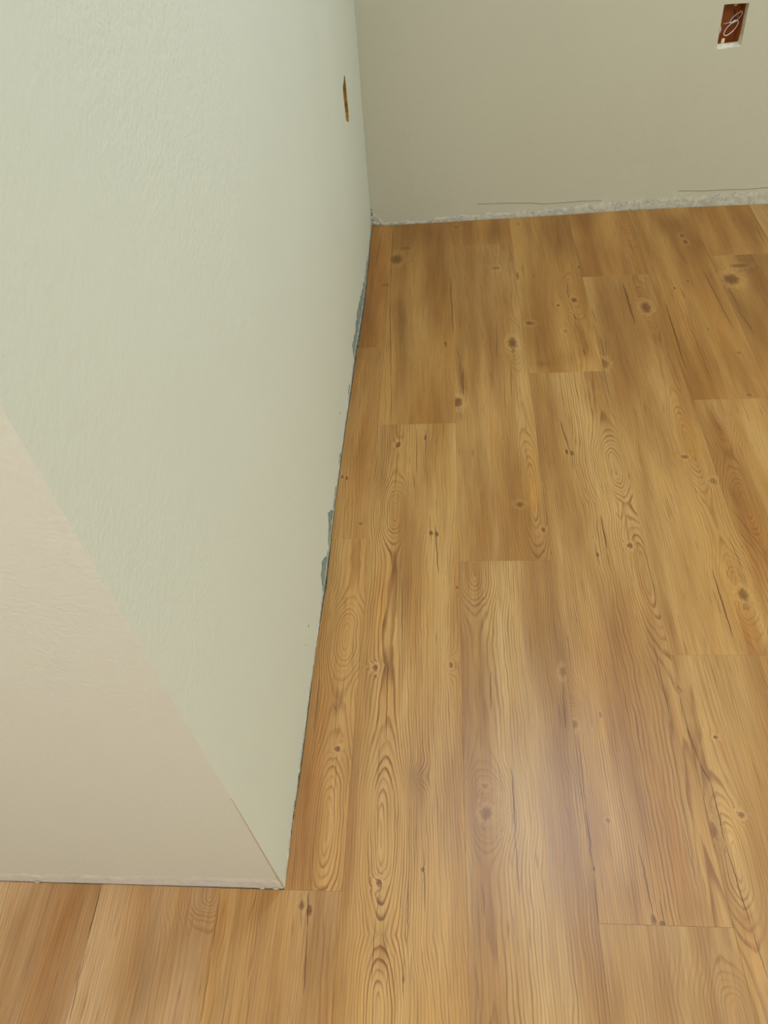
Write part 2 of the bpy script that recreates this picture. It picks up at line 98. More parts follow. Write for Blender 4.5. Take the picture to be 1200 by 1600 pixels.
class NT:
    """small helper that writes shader node trees as expressions"""
    def __init__(self, name):
        self.m = bpy.data.materials.new(name); self.m.use_nodes = True
        self.t = self.m.node_tree; self.t.nodes.clear()
        self.out = self.t.nodes.new('ShaderNodeOutputMaterial')
        self.b = self.t.nodes.new('ShaderNodeBsdfPrincipled')
        self.t.links.new(self.b.outputs[0], self.out.inputs[0])
    def set(self, sock, v):
        if isinstance(v, bpy.types.NodeSocket): self.t.links.new(v, sock)
        else: sock.default_value = v
    def bs(self, key, v): self.set(self.b.inputs[key], v)
    def f(self, op, a, b=None, c=None, clamp=False):
        n = self.t.nodes.new('ShaderNodeMath'); n.operation = op; n.use_clamp = clamp
        self.set(n.inputs[0], a)
        if b is not None: self.set(n.inputs[1], b)
        if c is not None: self.set(n.inputs[2], c)
        return n.outputs[0]
    def v(self, op, a, b=None, c=None):
        n = self.t.nodes.new('ShaderNodeVectorMath'); n.operation = op
        self.set(n.inputs[0], a)
        if b is not None: self.set(n.inputs[1], b)
        if c is not None: self.set(n.inputs[2], c)
        return n.outputs['Value'] if op in ('DOT_PRODUCT', 'LENGTH') else n.outputs[0]
    def noise(self, p, scale, off=(0, 0, 0), detail=2.0, rough=0.5):
        q = self.v('MULTIPLY_ADD', p, scale, off)
        n = self.t.nodes.new('ShaderNodeTexNoise'); n.noise_dimensions = '3D'
        n.inputs['Scale'].default_value = 1.0; n.inputs['Detail'].default_value = detail; n.inputs['Roughness'].default_value = rough
        self.t.links.new(q, n.inputs['Vector'])
        return n.outputs['Fac']
    def mr(self, val, a, b, c=0.0, d=1.0, smooth=True):
        n = self.t.nodes.new('ShaderNodeMapRange'); n.interpolation_type = 'SMOOTHSTEP' if smooth else 'LINEAR'
        self.set(n.inputs[0], val); n.inputs[1].default_value = a; n.inputs[2].default_value = b
        n.inputs[3].default_value = c; n.inputs[4].default_value = d
        return n.outputs[0]
    def mix(self, fac, a, b, blend='MIX'):
        n = self.t.nodes.new('ShaderNodeMix'); n.data_type = 'RGBA'; n.blend_type = blend; n.clamp_factor = True
        self.set(n.inputs[0], fac); self.set(n.inputs[6], a); self.set(n.inputs[7], b)
        return n.outputs[2]
    def sep(self, p):
        n = self.t.nodes.new('ShaderNodeSeparateXYZ'); self.t.links.new(p, n.inputs[0]); return n.outputs
    def comb(self, x, y, z):
        n = self.t.nodes.new('ShaderNodeCombineXYZ')
        for i, q in enumerate((x, y, z)): self.set(n.inputs[i], q)
        return n.outputs[0]
    def obj(self): return self.t.nodes.new('ShaderNodeTexCoord').outputs['Object']
    def bump(self, h, strength, dist):
        n = self.t.nodes.new('ShaderNodeBump'); n.inputs['Strength'].default_value = strength; n.inputs['Distance'].default_value = dist
        self.set(n.inputs['Height'], h); self.bs('Normal', n.outputs[0])

# ------------------------------------------------------------------ materials
def paint_material(name, rgb, peel=0.55, mottle=0.03):
    n = NT(name); p = n.obj()
    big = n.noise(p, (2.2, 2.2, 2.2), (3, 1, 7), 2)
    c = lin(*rgb); d = tuple(x * (1 - mottle * 2) for x in c[:3]) + (1,)
    n.bs('Base Color', n.mix(big, d, c))
    peel_h = n.noise(p, (190, 190, 190), (0, 0, 0), 2, 0.55)
    wave = n.noise(p, (38, 38, 38), (5, 5, 5), 2, 0.5)
    zone = n.mr(n.noise(p, (2.6, 2.6, 2.6), (11, 4, 2), 1), 0.40, 0.62, 0.5, 1.0)
    h = n.f('MULTIPLY_ADD', n.f('MULTIPLY', peel_h, zone), 1.0, n.f('MULTIPLY', wave, 0.9))
    n.bump(h, peel, 0.0013)
    n.bs('Roughness', 0.62); n.bs('Specular IOR Level', 0.3)
    return n.m

def plaster_material(name, a, b, dark, scale=60, thr=0.62):
    n = NT(name); p = n.obj()
    k = n.mr(n.noise(p, (scale, scale, scale), (2, 3, 4), 4, 0.65), 0.38, 0.62)
    base = n.mix(k, lin(*a), lin(*b))
    sp = n.mr(n.noise(p, (scale * 3.4,) * 3, (9, 1, 5), 3, 0.6), thr, thr + 0.08)
    n.bs('Base Color', n.mix(sp, base, lin(*dark)))
    n.bump(n.noise(p, (320, 320, 320), (0, 0, 0), 3, 0.6), 0.6, 0.0012)
    n.bs('Roughness', 0.9); n.bs('Specular IOR Level', 0.15)
    return n.m

def plain_material(name, rgb, rough=0.6, metallic=0.0, vary=0.25, scale=60):
    n = NT(name); p = n.obj()
    c = lin(*rgb); d = tuple(x * (1 - vary) for x in c[:3]) + (1,)
    n.bs('Base Color', n.mix(n.noise(p, (scale,) * 3, (1, 2, 3), 3, 0.6), d, c))
    n.bs('Roughness', rough); n.bs('Metallic', metallic)
    return n.m

STAIN = {'g': (0.66, 0.63, 0.62, 1), 'b': (0.66, 0.54, 0.40, 1), 'r': (0.94, 0.76, 0.52, 1),
         'l': (1.16, 1.18, 1.22, 1), 'y': (1.14, 1.04, 0.70, 1)}

def wood_material(name, seed, origin, feat, tone=(1, 1, 1), lines=1.0, freq=200.0, contrast=1.0):
    """one vinyl plank: grain lines are contour lines of a field that knots and eyes push aside"""
    n = NT(name); rnd = random.Random(seed); p = n.obj(); s = n.sep(p); x, y = s[0], s[1]
    so = seed * 3.17
    ox, oy = origin
    # slightly wavering copy of the coordinates so that no feature is a clean ellipse
    wob = n.f('MULTIPLY', n.f('SUBTRACT', n.noise(p, (34, 16, 1), (so, 2, 8), 1), 0.5), 0.007)
    pw = n.comb(n.f('ADD', x, wob), y, 0.0)
    def d2(cx, cy, rx, ry):
        q = n.v('MULTIPLY', n.v('SUBTRACT', pw, (cx - ox, cy - oy, 0)), (1 / rx, 1 / ry, 0))
        return n.v('DOT_PRODUCT', q, q)
    def gauss(dd, k=-1.0): return n.f('EXPONENT', n.f('MULTIPLY', dd, k))
    def add(a, b): return b if a is None else n.f('ADD', a, b)
    hearts = feat.get('H', [])
    warp = n.f('MULTIPLY', n.f('SUBTRACT', n.noise(p, (9, 1.0, 1), (so, 1, so), 1.5), 0.5), 9.0 if hearts else 17.0)
    jit = n.f('MULTIPLY', n.f('SUBTRACT', n.noise(p, (46, 7, 1), (1, so, 5), 2), 0.5), 1.6)
    mask = n.mr(n.noise(p, (11, 1.4, 1), (7, 2, so + 4), 1.5), 0.36, 0.64, 0.45, 1.0)
    xs_ = n.f('ADD', x, wob)
    if hearts:
        # plain-sawn figure: rings cut along a heart line whose depth below the face varies along the plank
        h0 = 0.034; num = den = big = None
        for (cx, cy, rx, ry, bo) in hearts:
            bb = ry * math.sqrt(h0 / rx)
            dy = n.f('MULTIPLY', n.f('SUBTRACT', y, cy - oy), 1 / bb); dy2 = n.f('MULTIPLY', dy, dy)
            w = n.f('EXPONENT', n.f('MULTIPLY', dy2, -1.0))
            wide = n.f('ADD', n.f('EXPONENT', n.f('MULTIPLY', dy2, -0.16)), 1e-3)
            num = add(num, n.f('MULTIPLY', wide, cx - ox)); den = add(den, wide)
            big = w if big is None else n.f('MAXIMUM', big, w)
        xc = n.f('DIVIDE', num, den)
        dxh = n.f('SUBTRACT', xs_, xc); hh = n.f('MULTIPLY', n.f('SUBTRACT', 1.0, big), h0)
        rho = n.f('SQRT', n.f('ADD', n.f('MULTIPLY', dxh, dxh), n.f('MULTIPLY', hh, hh)))
        phi = n.f('MULTIPLY_ADD', rho, freq * 1.1, n.f('ADD', warp, jit))
        near = n.mr(n.f('ABSOLUTE', dxh), 0.065, 0.015)
        mask = n.f('MULTIPLY_ADD', n.f('MULTIPLY', near, n.mr(big, 0.0, 0.5)), 0.12, mask)
    else:
        phi = n.f('MULTIPLY_ADD', xs_, freq, n.f('ADD', warp, jit))
    for (cx, cy, rx, ry, A, bo) in feat['E']:
        g = gauss(d2(cx, cy, rx, ry))
        phi = n.f('MULTIPLY_ADD', g, float(A), phi)
        if bo > 0: mask = n.f('MULTIPLY_ADD', n.mr(g, 0.02, 0.5), bo * 0.45, mask)
    core = halo = None
    kd = n.mr(n.noise(p, (130, 80, 1), (3, so, 3), 2, 0.6), 0.3, 0.7, 0.45, 1.7, False)
    for (cx, cy, rx, ry, st, ha, A) in feat['K']:
        dd = n.f('MULTIPLY', d2(cx, cy, rx, ry), kd)
        if A: phi = n.f('MULTIPLY_ADD', gauss(dd, -0.22), float(A) * 0.6, phi)
        core = add(core, n.f('MULTIPLY', n.mr(dd, 1.5, 0.15), st))
        if ha > 0.15:
            h = gauss(n.f('POWER', n.f('SUBTRACT', n.f('SQRT', dd), 1.55), 2.0), -5.0)
            halo = add(halo, n.f('MULTIPLY', h, ha))
    fr = n.f('FRACT', phi)
    line = n.f('MULTIPLY', n.mr(fr, 0.42, 0.84), n.mr(fr, 1.0, 0.88))
    wn = n.t.nodes.new('ShaderNodeTexWhiteNoise'); wn.noise_dimensions = '1D'
    n.set(wn.inputs['W'], n.f('FLOOR', phi))
    lv = n.mr(wn.outputs['Value'], 0, 1, 0.35, 1.0, False)
    brk = n.mr(n.noise(p, (60, 9, 1), (so, 5, 1), 2), 0.3, 0.6, 0.45, 1.0)
    amt = n.f('MULTIPLY', n.f('MULTIPLY', line, lv), n.f('MULTIPLY', mask, brk))
    amt = n.f('MULTIPLY', amt, 1.05 * lines, clamp=True)
    # ground tones: long soft streaks
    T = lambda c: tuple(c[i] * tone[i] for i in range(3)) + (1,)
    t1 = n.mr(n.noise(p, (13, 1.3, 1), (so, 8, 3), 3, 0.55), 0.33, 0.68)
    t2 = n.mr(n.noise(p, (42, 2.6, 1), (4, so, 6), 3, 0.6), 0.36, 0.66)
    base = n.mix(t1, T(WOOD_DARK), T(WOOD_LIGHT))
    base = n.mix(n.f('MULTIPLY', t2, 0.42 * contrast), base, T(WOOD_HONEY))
    # stains, and broad brown areas along the back wall
    streak = n.mr(n.noise(p, (70, 5, 1), (2, so, 9), 3, 0.6), 0.28, 0.66, 0.35, 1.25, False)
    acc = {}
    for (cx, cy, rx, ry, am, k) in feat['S']:
        g = n.f('MULTIPLY', gauss(d2(cx, cy, rx, ry)), min(1.0, am * 1.3))
        acc[k] = add(acc.get(k), g)
    for k, a in acc.items():
        base = n.mix(n.f('MULTIPLY', a, streak), base, STAIN[k], 'MULTIPLY')
    col = n.mix(amt, base, T(WOOD_LINE))
    # fibres and short pores
    fib = n.noise(p, (380, 8, 1), (so, 3, 2), 3, 0.7)
    fmul = n.mr(fib, 0.25, 0.75, 0.78, 1.20, False)
    col = n.mix(1.0, col, n.comb(fmul, fmul, fmul), 'MULTIPLY')
    pore = n.mr(n.noise(p, (270, 15, 1), (5, 1, so), 1.5), 0.66, 0.76)
    col = n.mix(n.f('MULTIPLY', pore, 0.5), col, T(WOOD_LINE))
    if halo is not None: col = n.mix(n.f('MULTIPLY', halo, 0.30), col, T(WOOD_HALO))
    if core is not None:
        kn = n.mr(n.noise(p, (300, 300, 1), (so, 2, 2), 2), 0.3, 0.7, 0.7, 1.1)
        col = n.mix(n.f('MULTIPLY', core, kn), col, KNOT)
    dark = None
    if feat['C']:
        wig = n.f('MULTIPLY', n.f('SUBTRACT', n.noise(n.comb(0.0, y, 0.0), (1, 42, 1), (so, 0, 4), 3, 0.6), 0.5), 0.0055)
        xw = n.f('ADD', x, wig)
    for (xa, ya, xb, yb, w, st) in feat['C']:
        t = n.f('DIVIDE', n.f('SUBTRACT', y, ya - oy), yb - ya)
        xc = n.f('MULTIPLY_ADD', t, xb - xa, xa - ox)
        env = n.f('MULTIPLY', n.f('MULTIPLY', t, n.f('SUBTRACT', 1.0, t)), 4.0)
        env = n.f('SQRT', n.f('MAXIMUM', env, 0.0))
        dist = n.f('ABSOLUTE', n.f('SUBTRACT', xw, xc))
        q = n.f('DIVIDE', dist, n.f('MAXIMUM', n.f('MULTIPLY', env, w), 1e-6))
        c1 = n.f('MULTIPLY', n.f('MULTIPLY', n.mr(q, 1.5, 0.35), n.mr(env, 0.02, 0.3)), st)
        dark = c1 if dark is None else n.f('MAXIMUM', dark, c1)
    if dark is not None: col = n.mix(dark, col, CRACK)
    n.bs('Base Color', col)
    n.bs('Roughness', n.mr(fib, 0.2, 0.8, 0.34, 0.44, False))
    n.bs('Specular IOR Level', 0.48)
    return n.m

WOOD_LIGHT = lin(188, 150, 92)[:3]; WOOD_DARK = lin(148, 105, 53)[:3]; WOOD_HONEY = lin(174, 128, 62)[:3]
WOOD_LINE = lin(122, 78, 32)[:3]; WOOD_HALO = lin(202, 166, 108)[:3]
KNOT = lin(92, 52, 20); CRACK = lin(80, 48, 18)

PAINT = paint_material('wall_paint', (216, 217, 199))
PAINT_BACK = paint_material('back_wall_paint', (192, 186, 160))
PLASTER = plaster_material('bare_plaster', (196, 189, 165), (174, 170, 150), (116, 114, 98), 60, 0.61)
PLASTER_FRONT = plaster_material('skimmed_plaster', (220, 215, 201), (210, 205, 190), (186, 180, 164), 50, 0.68)
DRYWALL = plaster_material('torn_drywall_paper', (156, 164, 150), (126, 136, 126), (70, 76, 64), 75, 0.57)
DIRT = plaster_material('grout_dirt', (120, 118, 96), (92, 92, 72), (44, 44, 30), 90, 0.55)
SUBFLOOR = plaster_material('concrete_subfloor', (140, 140, 122), (104, 104, 88), (50, 48, 36), 60, 0.58)
CUTEDGE = plaster_material('cut_wood_edge', (178, 138, 64), (146, 108, 46), (84, 62, 30), 70, 0.60)
GYPSUM = plaster_material('cut_gypsum', (232, 226, 200), (214, 206, 172), (170, 150, 108), 90, 0.66)
BOXBROWN = plain_material('rusty_box_brown', (206, 122, 52), 0.55, 0, 0.5, 50)
STUD = plain_material('yellow_stud_wood', (178, 140, 62), 0.7, 0, 0.4, 30)
WIRE = plain_material('white_wire_sheath', (222, 206, 196), 0.45, 0, 0.1)
WIREDARK = plain_material('dark_wire_sheath', (70, 48, 48), 0.45, 0, 0.2)
TABM = plain_material('cream_screw_tab', (224, 206, 160), 0.5, 0, 0.2)
WHITE = plain_material('ceiling_white', (228, 226, 218), 0.8, 0, 0.03, 3)
SPECK = plain_material('chip_dark', (96, 88, 66), 0.9, 0, 0.3)
RIDGE = plain_material('old_paint_ridge', (140, 124, 92), 0.8, 0, 0.2)

# ------------------------------------------------------------------ the setting: walls
Z_TOP, Z_BOT = 2.44, -0.006
Y_FRONT, X_CORNER = 0.3205, -0.2535
PROFILE = [(Y_FRONT, X_CORNER), (0.40, -0.2545), (0.50, -0.2525), (0.62, -0.2520), (0.80, -0.2495), (0.95, -0.2480), (1.07, -0.2480),
           (1.30, -0.2460), (1.46, -0.2430), (1.63, -0.2420), (1.75, -0.2370), (1.90, -0.2352), (2.08, -0.2362), (2.30, -0.2375)]
def x_left(y, z=0.0):
    for (a, b), (c, d) in zip(PROFILE, PROFILE[1:]):
        if y <= c:
            t = max(0.0, (y - a) / (c - a)); v = b + (d - b) * t; break
    else: v = PROFILE[-1][1]
    t = min(1.0, max(0.0, (y - 1.2) / 1.0))
    return v + 0.016 * min(z, 1.2) * t
BACKP = [(-0.30, 2.2655), (-0.10, 2.2640), (0.35, 2.2745), (0.60, 2.2850), (0.97, 2.2800), (3.7, 2.285)]
def y_back(x):
    for (a, b), (c, d) in zip(BACKP, BACKP[1:]):
        if x <= c:
            t = max(0.0, (x - a) / (c - a)); return b + (d - b) * t
    return BACKP[-1][1]

def slab(name, us, zs, front, back, hole, mat, edge_mat=None, hole_front=None, hole_back=None):
    """wall slab on a (u, z) grid with an optional hole = index ranges (i0, i1, j0, j1); front / back map (u, z) to points"""
    nu, nz = len(us), len(zs); V = []; F = []; MI = []
    fi = lambda i, j: j * nu + i
    for j in range(nz):
        for i in range(nu):
            q = (us[i], zs[j]); q = (hole_front or {}).get((i, j), q); V.append(front(*q))
    off = nu * nz
    for j in range(nz):
        for i in range(nu):
            q = (us[i], zs[j]); q = (hole_back or {}).get((i, j), q); V.append(back(*q))
    solid = lambda i, j: 0 <= i < nu - 1 and 0 <= j < nz - 1 and not (hole and hole[0] <= i < hole[1] and hole[2] <= j < hole[3])
    for j in range(nz - 1):
        for i in range(nu - 1):
            if not solid(i, j): continue
            c = (fi(i, j), fi(i + 1, j), fi(i + 1, j + 1), fi(i, j + 1))
            F.append(c); MI.append(0); F.append(tuple(off + k for k in reversed(c))); MI.append(0)
            inner = hole is not None
            for (di, dj, a, b) in ((-1, 0, c[3], c[0]), (1, 0, c[1], c[2]), (0, -1, c[0], c[1]), (0, 1, c[2], c[3])):
                if not solid(i + di, j + dj):
                    ishole = 0 <= i + di < nu - 1 and 0 <= j + dj < nz - 1
                    F.append((b, a, off + a, off + b)); MI.append(1 if ishole else 0)
    o = mesh_obj(name, V, F, mat)
    if edge_mat: o.data.materials.append(edge_mat)
    for pl, k in zip(o.data.polygons, MI): pl.material_index = k if edge_mat else 0
    tag(o, kind='structure')
    return o

# left wall (side of the partition) with the cut-out for a box, seen at a grazing angle
ys = [Y_FRONT, Y_FRONT + 0.0015] + [p[0] for p in PROFILE[1:11]] + [1.866, 1.878, 1.893, 1.906, 1.917, 2.0, 2.08, 2.18, 2.30]
zs = [Z_BOT, 0.0, 0.03, 0.08, 0.2, 0.34, 0.455, 0.470, 0.495, 0.522, 0.545, 0.556, 0.65, 0.9, 1.2, 1.6, 2.0, Z_TOP]
iy0, iy1 = ys.index(1.866), ys.index(1.917); jz0, jz1 = zs.index(0.455), zs.index(0.556)
jag = {(iy0, jz0): (1.874, 0.465), (iy0, jz0 + 1): (1.860, 0.474), (iy0, jz0 + 2): (1.860, 0.497), (iy0, jz0 + 3): (1.856, 0.522), (iy0, jz0 + 4): (1.860, 0.545), (iy0, jz1): (1.886, 0.550),
       (iy1, jz0): (1.908, 0.452), (iy1, jz0 + 1): (1.918, 0.470), (iy1, jz0 + 2): (1.914, 0.496), (iy1, jz0 + 3): (1.917, 0.520), (iy1, jz0 + 4): (1.914, 0.540), (iy1, jz1): (1.910, 0.553),
       (iy0 + 1, jz0): (1.888, 0.459), (iy0 + 2, jz0): (1.896, 0.457), (iy0 + 3, jz0): (1.903, 0.454), (iy0 + 1, jz1): (1.893, 0.553), (iy0 + 2, jz1): (1.899, 0.556), (iy0 + 3, jz1): (1.905, 0.555)}
def left_front(u, z):
    e = 0.0
    return (x_left(u, z) - e, u, z)
wall_left = slab('wall_left', ys, zs, left_front, lambda u, z: (x_left(u, z) - 0.022, u + (0.022 if u < Y_FRONT + 0.001 else 0.0), z),
                 (iy0, iy1, jz0, jz1), PAINT, CUTEDGE, jag, jag)

# end of the partition facing the camera
xs = [-1.40, -1.0, -0.7, -0.5, -0.35, X_CORNER - 0.0015, X_CORNER]
def front_front(u, z):
    return (u, Y_FRONT, z)
wall_front = slab('wall_front', xs, [Z_BOT, 0.0, 0.05, 0.3, 0.8, 1.3, 1.8, Z_TOP], front_front,
                  lambda u, z: (u - (0.022 if u > X_CORNER - 0.001 else 0.0), Y_FRONT + 0.022, z), None, PAINT)

# back wall with the open outlet cut-out
xs = [x_left(2.27) - 0.03, -0.1, 0.1, 0.35, 0.6, 0.712, 0.73, 0.752, 0.774, 0.97, 1.3, 1.7, 2.15, 2.8, 3.60]
zs = [Z_BOT, 0.0, 0.04, 0.1, 0.25, 0.433, 0.46, 0.50, 0.534, 0.65, 0.9, 1.3, 1.8, Z_TOP]
ix0, ix1 = xs.index(0.712), xs.index(0.774); jz0, jz1 = zs.index(0.433), zs.index(0.534)
hf = {(ix0, jz0): (0.7155, 0.4325), (ix0 + 1, jz0): (0.735, 0.4320), (ix0 + 2, jz0): (0.756, 0.4345), (ix1, jz0): (0.7770, 0.4360),
      (ix0, jz0 + 1): (0.7140, 0.46), (ix0, jz0 + 2): (0.7120, 0.50), (ix1, jz0 + 1): (0.7755, 0.46), (ix1, jz0 + 2): (0.7730, 0.50),
      (ix0, jz1): (0.7105, 0.5340), (ix0 + 1, jz1): (0.731, 0.5345), (ix0 + 2, jz1): (0.752, 0.5342), (ix1, jz1): (0.7715, 0.5335)}
hb = dict(hf)
hb[(ix0, jz0)] = (0.7155, 0.4365); hb[(ix0 + 1, jz0)] = (0.735, 0.437); hb[(ix0 + 2, jz0)] = (0.754, 0.4385); hb[(ix1, jz0)] = (0.7740, 0.440)
T_BACK = 0.024
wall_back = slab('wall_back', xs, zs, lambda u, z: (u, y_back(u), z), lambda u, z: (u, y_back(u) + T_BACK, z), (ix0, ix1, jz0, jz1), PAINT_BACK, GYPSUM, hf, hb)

# rest of the room, out of the photograph
def block(name, a, b, mat):
    (x0, y0, z0), (x1, y1, z1) = a, b
    V = [(x, y, z) for z in (z0, z1) for y in (y0, y1) for x in (x0, x1)]
    return mesh_obj(name, V, [(0, 1, 3, 2), (4, 6, 7, 5), (0, 4, 5, 1), (2, 3, 7, 6), (0, 2, 6, 4), (1, 5, 7, 3)], mat)
tag(block('ceiling', (-1.42, -1.62, Z_TOP), (3.62, 2.33, Z_TOP + 0.02), WHITE), kind='structure')
tag(block('wall_right', (3.60, -1.6, Z_BOT), (3.62, 2.285, Z_TOP), PAINT), kind='structure')
tag(block('wall_rear', (-1.40, -1.62, Z_BOT), (3.60, -1.60, Z_TOP), PAINT), kind='structure')
tag(block('wall_hall', (-1.42, -1.6, Z_BOT), (-1.40, Y_FRONT + 0.022, Z_TOP), PAINT), kind='structure')

# ------------------------------------------------------------------ floor: sub-floor slab and every plank
floor = block('floor', (-1.42, -1.62, -0.03), (3.62, 2.31, -0.0055), SUBFLOOR)
tag(floor, kind='structure')
X0, PW = -0.348, 0.18
def plank_object(outline, mat, cx, cy):
    """outline: ccw list of (x, y) in metres"""
    n = len(outline); V = []; ins = 0.0002
    mx = sum(p[0] for p in outline) / n; my = sum(p[1] for p in outline) / n
    for z, k in ((-0.0053, 0.0), (-0.0002, 0.0), (0.0, ins)):
        for (x, y) in outline:
            V.append((x - cx - (k if x > mx else -k), y - cy - (k if y > my else -k) * (1.0 if abs(y - my) > 0.01 else 0), z))
    F = [tuple(range(2 * n, 3 * n)), tuple(reversed(range(n)))]
    for a in (0, n):
        for i in range(n):
            j = (i + 1) % n; F.append((a + i, a + j, a + n + j, a + n + i))
    return mesh_obj('floor_plank', V, F, mat, floor, (cx, cy, 0))

GAP = 0.00012
# tone, line strength, contour frequency
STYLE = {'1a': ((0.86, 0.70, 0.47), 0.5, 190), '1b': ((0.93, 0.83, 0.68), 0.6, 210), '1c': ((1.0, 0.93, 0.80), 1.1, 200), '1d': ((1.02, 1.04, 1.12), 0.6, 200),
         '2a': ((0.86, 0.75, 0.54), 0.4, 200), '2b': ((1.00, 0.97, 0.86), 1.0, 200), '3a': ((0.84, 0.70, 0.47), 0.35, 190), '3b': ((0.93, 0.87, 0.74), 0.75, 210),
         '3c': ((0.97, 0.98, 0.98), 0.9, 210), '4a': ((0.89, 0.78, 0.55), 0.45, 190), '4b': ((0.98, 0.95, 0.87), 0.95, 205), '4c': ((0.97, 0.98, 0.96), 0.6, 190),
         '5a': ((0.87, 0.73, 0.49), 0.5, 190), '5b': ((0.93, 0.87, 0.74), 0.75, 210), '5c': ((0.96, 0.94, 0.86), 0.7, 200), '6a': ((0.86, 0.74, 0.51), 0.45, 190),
         '6b': ((0.95, 0.89, 0.76), 0.75, 200), '7a': ((0.84, 0.71, 0.47), 0.4, 190), '7b': ((0.85, 0.75, 0.54), 0.5, 190), '0a': ((1.07, 1.16, 1.62), 0.85, 200), '-1a': ((1.08, 1.18, 1.70), 0.75, 190)}  # pale sheen on the last two planks is put into their tone
NOFEAT = {'E': [], 'K': [], 'C': [], 'S': []}
seed = 0; lows = {}
for (pid, col, ya, yb) in PLANKS:
    seed += 1
    xa, xb = X0 + (col - 1) * PW + GAP / 2, X0 + col * PW - GAP / 2
    lows[col] = min(lows.get(col, 9), ya)
    y0 = max(ya, -1.595) + GAP / 2; y1 = yb - GAP / 2
    if pid in ('1a', '1b', '1c'):
        e = EDGE[{'1a': 0, '1b': 1, '1c': 2}[pid]]
        pts = sorted(e, key=lambda q: q[1])
        pts = [q for q in pts if y0 + 0.004 < q[1] < min(y1, y_back(-0.2) - 0.003) - 0.004]
        top = min(y1, y_back(-0.2) - 0.004)
        left = [(pts[0][0], y0)] + pts + [(pts[-1][0], top)]
        outline = [(xb, y0), (xb, top)] + list(reversed(left))
    elif yb > 2.2:
        outline = [(xa, y0), (xb, y0), (xb, y_back(xb) - 0.004), (xa, y_back(xa) - 0.004)]
    elif col <= 0:
        outline = [(xa, y0), (xb, y0), (xb, Y_FRONT - 0.0022), (xa, Y_FRONT - 0.0016)]
    else:
        outline = [(xa, y0), (xb, y0), (xb, y1), (xa, y1)]
    cx, cy = (xa + xb) / 2, (y0 + y1) / 2
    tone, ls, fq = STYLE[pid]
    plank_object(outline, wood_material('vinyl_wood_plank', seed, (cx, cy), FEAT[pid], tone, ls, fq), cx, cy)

# planks that complete the floor beyond the frame
generic = [wood_material('vinyl_wood_plank', 60 + i, (0, 0), {'E': [(0.02, 0.1, 0.02, 0.08, 12, .8), (-0.03, -0.3, 0.025, 0.1, 12, .8)], 'K': [(-0.02, 0.25, 0.006, 0.009, .8, .7, 3)], 'C': [], 'S': [(0.03, 0.3, 0.03, 0.2, .5, 'b'), (-0.04, -0.1, 0.03, 0.2, .4, 'g')]},
                         (0.96, 0.92, 0.86), 0.8, 200) for i in range(3)]
rr = random.Random(4); k = 0
for col in range(-5, 23):
    xa, xb = X0 + (col - 1) * PW + GAP / 2, X0 + col * PW - GAP / 2
    xa = max(xa, -1.398); xb = min(xb, 3.598)
    if col in lows: top = lows[col]
    elif col <= 0: top = Y_FRONT - 0.003
    else: top = y_back((xa + xb) / 2) - 0.004
    first = rr.uniform(0.3, 1.1) if col not in lows else 1.212
    while top > -1.59:
        bot = max(top - first, -1.597); first = 1.212
        if top - bot > 0.03:
            cx, cy = (xa + xb) / 2, (top + bot) / 2
            y1 = top - GAP / 2; y0 = bot + GAP / 2
            plank_object([(xa, y0), (xb, y0), (xb, y1), (xa, y1)], generic[k % 3], cx, cy); k += 1
        top = bot

# ------------------------------------------------------------------ rough wall bottoms
rb = random.Random(11)
def ribbon(name, pts, thick, mat, parent, place, sub=6, rough=0.0015, z0=-0.004, bow=True):
    """strip of bare plaster along a wall foot: pts = (u, top height); place(u, z, depth) -> point"""
    us = []
    for (a, za), (b, zb) in zip(pts, pts[1:]):
        m = max(2, int(abs(b - a) / 0.006))
        for i in range(m):
            t = i / m; us.append((a + (b - a) * t, za + (zb - za) * t))
    us.append(pts[-1]); V = []; F = []
    lv = [0.0, 0.35, 0.75, 1.0]
    for (u, zt) in us:
        zt = max(z0 + 0.002, zt + rb.uniform(-rough, rough) * 0.6 + rough * (math.sin(u * 61 + zt * 300) + 0.7 * math.sin(u * 147 + 1.3)))
        for q, k in enumerate(lv):
            d = thick * (1.0 if 0 < q < 3 else (0.8 if q == 0 else 0.15)) * rb.uniform(0.55, 1.15)
            V.append(place(u, z0 + (zt - z0) * k, d))
        V.append(place(u, zt, -0.002)); V.append(place(u, z0, -0.002))
    m = len(lv) + 2
    for i in range(len(us) - 1):
        for q in range(m):
            r = (q + 1) % m; F.append((i * m + q, (i + 1) * m + q, (i + 1) * m + r, i * m + r))
    F.append(tuple(range(m))); F.append(tuple((len(us) - 1) * m + q for q in reversed(range(m))))
    return mesh_obj(name, V, F, mat, parent)
on_left = lambda u, z, d: (x_left(u, z) + d, u, z)
on_back = lambda u, z, d: (u, y_back(u) - d, z)
on_front = lambda u, z, d: (u, Y_FRONT - d, z)
ribbon('plaster_strip', BACK_TOP + [(1.2, 0.036), (1.6, 0.034), (3.58, 0.03)], 0.0018, PLASTER, wall_back, on_back, rough=0.0026)
ribbon('plaster_strip', [(-1.39, 0.034), (-0.9, 0.036), (-0.67, 0.032), (-0.58, 0.038), (-0.5, 0.034), (-0.42, 0.040), (-0.34, 0.038), (-0.30, 0.042), (-0.262, 0.036), (-0.255, 0.030)], 0.0010, PLASTER_FRONT, wall_front, on_front, rough=0.0025)
ribbon('plaster_strip', [(Y_FRONT + 0.001, 0.004), (0.5, 0.005), (0.7, 0.004), (0.85, 0.007), (1.0, 0.007), (1.3, 0.006), (1.6, 0.010), (1.9, 0.010), (2.1, 0.012), (2.262, 0.02)], 0.0016, PLASTER, wall_left, on_left, rough=0.0018)
